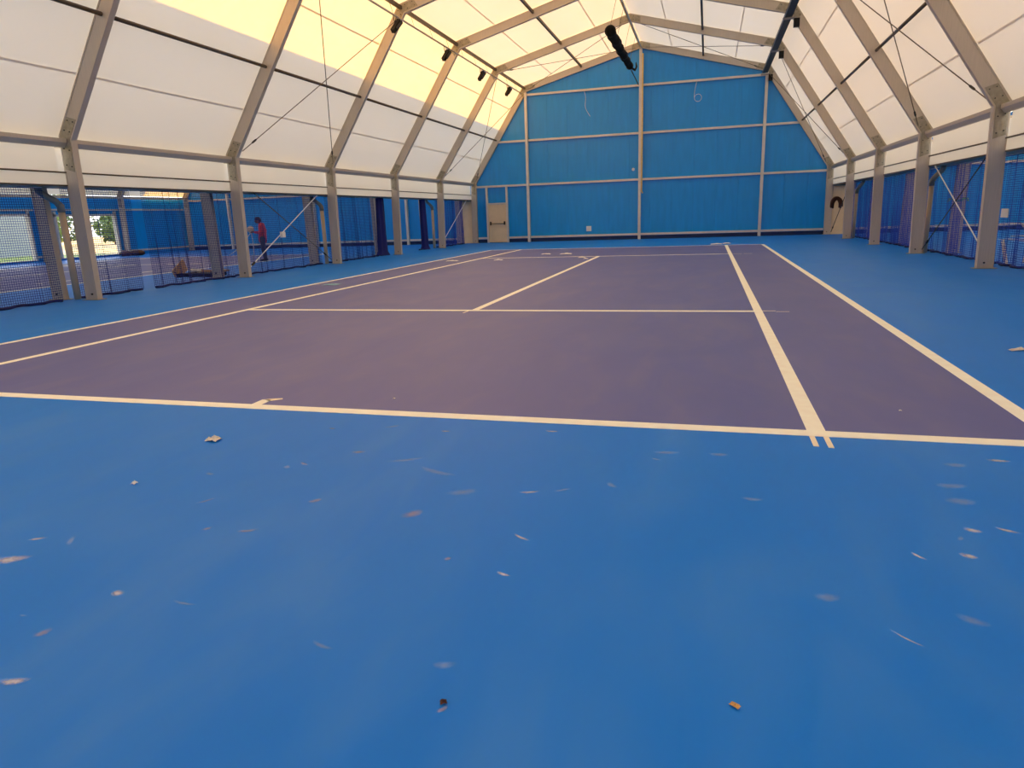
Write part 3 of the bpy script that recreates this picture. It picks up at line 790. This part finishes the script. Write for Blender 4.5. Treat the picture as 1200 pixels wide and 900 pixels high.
# ------------------------------------------------------------------ person
def person():
    P0 = Vector((-13.52, 19.35, 0))
    f = Vector((-0.85, -0.53, 0)).normalized(); r = Vector((-f.y, f.x, 0)) * -1; u = Vector((0, 0, 1))
    def W(a, b_, c): return P0 + f * a + r * b_ + u * c
    root = empty('person', P0, 'man in a pink-red shirt and dark trousers looking down at cord in his hands', 'person')
    def cap(mb, pts, rs): 
        P = [W(*p) for p in pts]
        mb.tube(P, rs, 12)
        for p, q in zip(P, rs): mb.ball(p, q * 0.995, 12, 8)
    def remesh(o, vox):
        m = o.modifiers.new('remesh', 'REMESH'); m.mode = 'VOXEL'; m.voxel_size = vox; m.use_smooth_shade = True
        s_ = o.modifiers.new('smooth', 'SMOOTH'); s_.iterations = 4; s_.factor = 0.5
        return o
    # body (skin)
    b = MB()
    cap(b, [(0, 0, 0.95), (-0.02, 0, 1.15), (-0.01, 0, 1.34)], [0.125, 0.115, 0.12])
    cap(b, [(0.02, 0, 1.42), (0.07, 0, 1.5)], [0.055, 0.05])
    hc = (0.115, 0, 1.575)
    b.ball(W(*hc), 0.098, 14, 10, (1, 0.85, 1.1)); b.ball(W(0.155, 0, 1.525), 0.062, 12, 8)
    cap(b, [(0.20, 0, 1.575), (0.222, 0, 1.545)], [0.012, 0.018])           # nose
    for s_ in (-1, 1):
        b.ball(W(0.10, 0.088 * s_, 1.555), 0.024, 8, 6)                     # ears
        b.ball(W(0.197, 0.034 * s_, 1.59), 0.015, 8, 6)                     # brow and eyes
        cap(b, [(0.0, 0.17 * s_, 1.36), (0.06, 0.21 * s_, 1.10)], [0.058, 0.045])
        cap(b, [(0.06, 0.21 * s_, 1.10), (0.29, 0.10 * s_, 1.13)], [0.042, 0.03])
        cap(b, [(0.29, 0.10 * s_, 1.13), (0.36, 0.07 * s_, 1.14)], [0.036, 0.03])   # palm
        for j in range(4):
            zz = 1.165 - 0.02 * j; L_ = (0.06, 0.068, 0.064, 0.05)[j]
            cap(b, [(0.37, 0.065 * s_, zz), (0.37 + L_ * 0.6, 0.06 * s_, zz - 0.005), (0.37 + L_, 0.03 * s_, zz - 0.012)], [0.0095, 0.009, 0.008])
        cap(b, [(0.31, 0.075 * s_, 1.155), (0.345, 0.045 * s_, 1.185), (0.37, 0.03 * s_, 1.19)], [0.011, 0.01, 0.009])  # thumb
        cap(b, [(0.0, 0.09 * s_, 0.92), (0.015, 0.10 * s_, 0.5), (-0.03, 0.11 * s_, 0.1)], [0.085, 0.058, 0.042])
    cap(b, [(0.215, -0.02, 1.508), (0.215, 0.02, 1.508)], [0.009, 0.009])   # lips
    remesh(b.build('body', 'skin', root), 0.009)
    b = MB()                                                                # shirt, loose over the hips
    cap(b, [(0, 0, 0.80), (-0.01, 0, 1.0), (-0.03, 0, 1.2), (-0.01, 0, 1.36)], [0.158, 0.155, 0.152, 0.13])
    cap(b, [(-0.02, -0.13, 1.36), (-0.02, 0.13, 1.36)], [0.085, 0.085])
    for s_ in (-1, 1):
        cap(b, [(0.0, 0.17 * s_, 1.36), (0.06, 0.215 * s_, 1.10)], [0.078, 0.066])
        cap(b, [(0.06, 0.215 * s_, 1.10), (0.25, 0.125 * s_, 1.12)], [0.062, 0.05])
    cap(b, [(0.0, 0, 1.40), (0.03, 0, 1.43)], [0.085, 0.066])
    remesh(b.build('shirt', 'shirt', root), 0.014)
    b = MB()
    cap(b, [(0, -0.06, 0.86), (0, 0.06, 0.86)], [0.125, 0.125])
    for s_ in (-1, 1):
        cap(b, [(0.0, 0.085 * s_, 0.86), (0.02, 0.10 * s_, 0.5), (-0.025, 0.11 * s_, 0.09)], [0.115, 0.085, 0.072])
    remesh(b.build('trousers', 'trousers', root), 0.014)
    b = MB()
    b.ball(W(0.095, 0, 1.615), 0.104, 14, 10, (1.0, 0.95, 0.85)); b.ball(W(0.055, 0, 1.575), 0.085, 12, 8)
    b.tube([W(0.12, 0, 1.62), W(0.215, 0, 1.63)], [0.09, 0.045], 10)
    remesh(b.build('hair', 'hair', root), 0.012)
    for s_ in (-1, 1):
        b = MB(); cap(b, [(-0.07, 0.11 * s_, 0.05), (0.05, 0.115 * s_, 0.045), (0.15, 0.12 * s_, 0.035)], [0.05, 0.047, 0.035])
        remesh(b.build('shoe', 'shoe', root), 0.012)
    # ball of cord in the hands
    c = W(0.41, 0, 1.235); b = MB(); b.ball(c, 0.125, 16, 12, (1, 1, 0.92))
    for i in range(9):
        a = i * 0.7; n1 = Vector((math.cos(a), math.sin(a), 0.6 * math.sin(i * 1.3))).normalized(); e1 = n1.orthogonal().normalized(); e2 = n1.cross(e1)
        b.tube([c + (e1 * math.cos(q * 0.5236) + e2 * math.sin(q * 0.5236)) * 0.124 for q in range(13)], 0.011, 5)
    single('cord_ball', b, 'ball', c - Vector((0, 0, 0.12)), 'round beige ball of cord held by the man', 'ball of cord', smooth=True)
    # two white cords running from the hands to the floor
    h = W(0.42, 0, 1.11)
    b = MB(); e = Vector((-19.1, 24.4, 0.012)); pts = [h.lerp(e, i / 20) - Vector((0, 0, 0.10 * math.sin(math.pi * i / 20))) for i in range(21)]
    for p in pts: p.z = max(p.z, 0.012)
    b.tube(pts, 0.022, 6); single('cord', b, 'white_wire', e, 'long white cord stretched from the man to the far court', 'cord')
    b = MB(); e = Vector((-14.35, 19.75, 0.01)); h2 = W(0.40, 0.02, 1.1)
    pts = [h2.lerp(e, i / 12) + Vector((0.05, 0, 0)) * math.sin(math.pi * i / 12) for i in range(13)]
    b.tube(pts, 0.018, 6); single('cord', b, 'white_wire', e, 'slack white cord hanging from the man\'s hands to the floor', 'cord')
person()

# ------------------------------------------------------------------ loose things
t = empty('board_stack', (-10.9, 12.35, 0), 'black flat platform with a tan wooden end behind the net', 'platform')
MB().box((-11.45, 12.15, 0.0), (-10.2, 12.75, 0.1)).build('platform', 'black', t)
MB().beam((-11.55, 12.2, 0.03), (-11.75, 12.9, 0.32), 0.35, 0.04, (1, 0, 0)).build('wooden_end', 'wood', t)
MB().box((-11.45, 12.75, 0.09), (-10.2, 12.9, 0.16)).build('wooden_edge', 'wood', t)
for i, (x, y_, r_) in enumerate(((-11.15, 12.5, 0.09), (-11.0, 12.55, 0.07), (-10.9, 12.45, 0.06))):
    b = MB(); b.ball((x, y_, 0.1 + r_ * 0.6), r_, 9, 6, (1.3, 1, 0.7)); single('rag', b, 'paper', (x, y_, 0.1), ['largest pale rag', 'middle pale rag', 'smallest pale rag'][i] + ' lying on the black platform', 'rag', 'rags on the platform')
b = MB(); rnd = random.Random(5)
for i in range(9):
    b.ball((-26.9 + rnd.uniform(-0.35, 0.35), 26.3 + rnd.uniform(-0.55, 0.55), 0.13), rnd.uniform(0.14, 0.24), 9, 6, (1.2, 1.4, 0.7))
single('tarpaulin_heap', b, 'brown', (-26.9, 26.3, 0), 'dark brown heap of tarpaulin on the floor beside the sandy opening', 'heap', smooth=True)
# trestle and pole behind the bright nets
t = empty('trestle', (10.4, 13.4, 0), 'thin metal trestle leaning behind the bright blue net', 'trestle')
for p, q in (((10.05, 13.1, 0), (10.5, 13.9, 0.85)), ((10.6, 13.1, 0), (10.2, 13.9, 0.85)), ((10.5, 13.9, 0), (10.3, 13.4, 0.85))):
    MB().tube([p, q], 0.016, 6).build('leg', 'alu', t)
MB().tube([(10.05, 13.9, 0.55), (10.65, 13.9, 0.55)], 0.02, 6).build('crossbar', 'white', t)
b = MB(); b.beam((9.62, 12.75, 0.0), (9.6, 13.05, 0.5), 0.06, 0.04)
single('pale_stick', b, 'paper', (9.62, 12.75, 0), 'short pale stick leaning against the bright blue net', 'stick')
b = MB(); b.box((9.41, 12.45, 1.0), (9.43, 12.8, 1.18)); b.box((9.404, 12.5, 1.02), (9.41, 12.75, 1.16))
single('notice_card', b, 'white', (9.42, 12.6, 1.0), 'small white card pinned on the bright blue net', 'card')
b = MB(); rnd = random.Random(9); pts = []
for i in range(40):
    a = 2 * math.pi * i / 13
    pts.append((9.82 + 0.24 * math.cos(a), 16.93 + 0.14 * math.sin(a), 1.4 + 0.05 * math.sin(i * 1.9)))
b.tube(pts, 0.02, 6); single('green_strap', b, 'green', (9.82, 16.93, 1.3), 'green and white strap wound round a post behind the bright nets', 'strap')

def crumple(name, x, y_, sx, sy_, h, mat, label, cat, seed, ang=0.0, group=None):
    rnd = random.Random(seed); b = MB(); n = 7
    ca, sa = math.cos(ang), math.sin(ang)
    H = [[rnd.random() for _ in range(n + 1)] for _ in range(n + 1)]
    for i in range(n + 1):
        for j in range(n + 1):
            u, v = (i / n - .5), (j / n - .5)
            e = max(0, 1 - 1.6 * math.hypot(u, v) ** 1.2)
            px, py = (u + rnd.uniform(-.05, .05)) * sx, (v + rnd.uniform(-.05, .05)) * sy_
            b.v.append((x + px * ca - py * sa, y_ + px * sa + py * ca, 0.005 + h * (0.25 + 0.75 * H[i][j]) * e))
    for i in range(n):
        for j in range(n):
            k = i * (n + 1) + j; b.f.append((k, k + 1, k + n + 2, k + n + 1))
    return single(name, b, mat, (x, y_, 0.004), label, cat, group)
crumple('paper_scrap', 0.235, -0.78, 0.09, 0.07, 0.045, 'paper', 'crumpled beige paper scrap lying in front of the near baseline', 'paper', 1)
crumple('paper_scrap', 0.32, -1.545, 0.03, 0.03, 0.025, 'white', 'tiny white scrap lying alone on the blue floor', 'paper', 2)
crumple('tape_wad', 6.26, 2.92, 0.2, 0.06, 0.035, 'paper', 'twisted strip of pale tape on the blue floor outside the right-hand tramline', 'tape', 3, 0.3)
crumple('plastic_wrap', -4.9, 9.6, 0.36, 0.3, 0.03, 'teal', 'crumpled teal plastic wrap between the two tramlines', 'plastic', 4)
for i, (x, y_, s_) in enumerate(((-2.2, 20.0, 0.35), (-1.45, 19.9, 0.4), (-0.5, 17.7, 0.22), (-0.25, 17.0, 0.15))):
    crumple('tape_scrap', x, y_, s_, s_ * 0.8, 0.05, 'white', ['small white scrap of tape beside the far service line', 'large white scrap of tape beyond the far service line', 'white scrap touching the centre service line', 'tiny white scrap beside the centre service line'][i], 'tape', 10 + i)
for i, (x, y_, s_) in enumerate(((3.75, 24.5, 0.45), (4.15, 24.9, 0.3))):
    crumple('plastic_scrap', x, y_, s_, s_ * 0.8, 0.06, 'white', ['white plastic scrap just behind the far baseline', 'smaller white plastic scrap behind the far baseline beside the larger one'][i], 'plastic', 20 + i)
for i, (x, y_, s_) in enumerate(((-4.77, 17.2, 0.4), (-3.17, 17.2, 0.3))):
    crumple('paper_scrap', x, y_, s_, s_ * 0.8, 0.04, 'white', ['flat white scrap lying in the tramlines', 'flat white scrap under the end of the far service line'][i], 'paper', 30 + i)
crumple('leaf_scrap', 3.515, -2.635, 0.03, 0.018, 0.008, 'wood', 'small dry brown leaf on the blue floor', 'leaf', 40, -0.6)
crumple('leaf_scrap', 2.683, -2.815, 0.02, 0.02, 0.012, 'brown', 'tiny dark brown leaf fragment on the blue floor', 'leaf', 41, 0.5)
crumple('grit', 1.01, 0.40, 0.02, 0.02, 0.012, 'white', 'tiny white grit on the purple court near the baseline', 'grit', 42)
crumple('grit', 4.71, 0.62, 0.018, 0.018, 0.012, 'white', 'tiny white grit inside the tramlines near the baseline', 'grit', 43)

# scuffs and wipe marks on the floor paint
def scuff(x, y_, lx, ly, ang, mat):
    ca, sa = math.cos(ang), math.sin(ang); b = MB(); uv = []
    n = 5
    for i in range(n + 1):
        for j in range(n + 1):
            u, v = i / n * 2 - 1, j / n * 2 - 1
            px, py = u * lx / 2, v * ly / 2 + 0.18 * lx * (u * u) * 0.5
            b.v.append((x + px * ca - py * sa, y_ + px * sa + py * ca, 0.0012)); uv.append((u, v))
    for i in range(n):
        for j in range(n):
            k = i * (n + 1) + j; b.f.append((k, k + 1, k + n + 2, k + n + 1))
    b.uv = uv; b.build('scuff_mark', mat, floor)
rnd = random.Random(21)
for a in [(2.632, -1.734, .13, .025, -.55, 'scuff_w'), (2.545, -1.231, .14, .035, .35, 'scuff_w'), (2.646, -2.06, .09, .03, -.3, 'scuff_w'),
          (4.451, -1.526, .09, .06, -.4, 'scuff_w'), (4.547, -1.273, .1, .06, -.3, 'scuff_w'), (4.685, -1.245, .12, .04, -.5, 'scuff_w'),
          (4.07, -2.18, .17, .012, -.75, 'scuff_w'), (2.69, -2.84, .06, .03, .9, 'scuff_b'), (2.381, -1.986, .05, .04, 1.2, 'scuff_b'),
          (0.40, -2.21, .11, .03, .55, 'scuff_w'), (0.47, -2.40, .22, .1, .4, 'scuff_w'), (1.35, -1.93, .14, .04, .4, 'scuff_b'),
          (1.14, -1.95, .07, .04, .9, 'scuff_b'), (3.86, -1.97, .12, .08, .2, 'scuff_f'), (2.62, -2.65, .1, .05, .2, 'scuff_f'),
          (2.71, -1.17, .12, .04, .6, 'scuff_f'), (4.31, -2.02, .14, .07, -.5, 'scuff_f'), (1.29, -3.04, .13, .05, .3, 'scuff_w'),
          (4.73, -0.43, .16, .1, .1, 'scuff_f'), (4.97, -.32, .16, .06, 0, 'scuff_w'), (1.34, -.82, .12, .06, .3, 'scuff_b'), (1.48, -1.55, .1, .06, .8, 'scuff_b'),
          (1.7, -0.9, .3, .06, .5, 'scuff_f'), (1.95, -1.05, .35, .07, -.35, 'scuff_f'), (2.2, -1.3, .22, .1, .5, 'scuff_f'), (2.05, -1.6, .16, .1, .9, 'scuff_b'),
          (3.2, -.5, .2, .08, .1, 'scuff_f'), (3.5, -.48, .16, .08, 0, 'scuff_f'), (4.6, -.95, .18, .12, .1, 'scuff_f'), (4.62, -.75, .2, .1, .1, 'scuff_f'),
          (4.25, 0.9, .5, .2, .1, 'scuff_f'), (4.75, 0.3, .5, .15, 0, 'scuff_f'), (5.05, .2, .3, .12, .2, 'scuff_f'), (4.6, 1.6, .5, .25, .3, 'scuff_f'), (4.4, -2.45, .16, .07, -.4, 'scuff_f')]:
    scuff(*a)
for i in range(26):
    scuff(rnd.uniform(0.3, 5.2), rnd.uniform(-3.0, -0.2), rnd.uniform(.04, .16), rnd.uniform(.015, .06), rnd.uniform(-1, 1.2), rnd.choice(['scuff_f', 'scuff_f', 'scuff_w', 'scuff_b']))
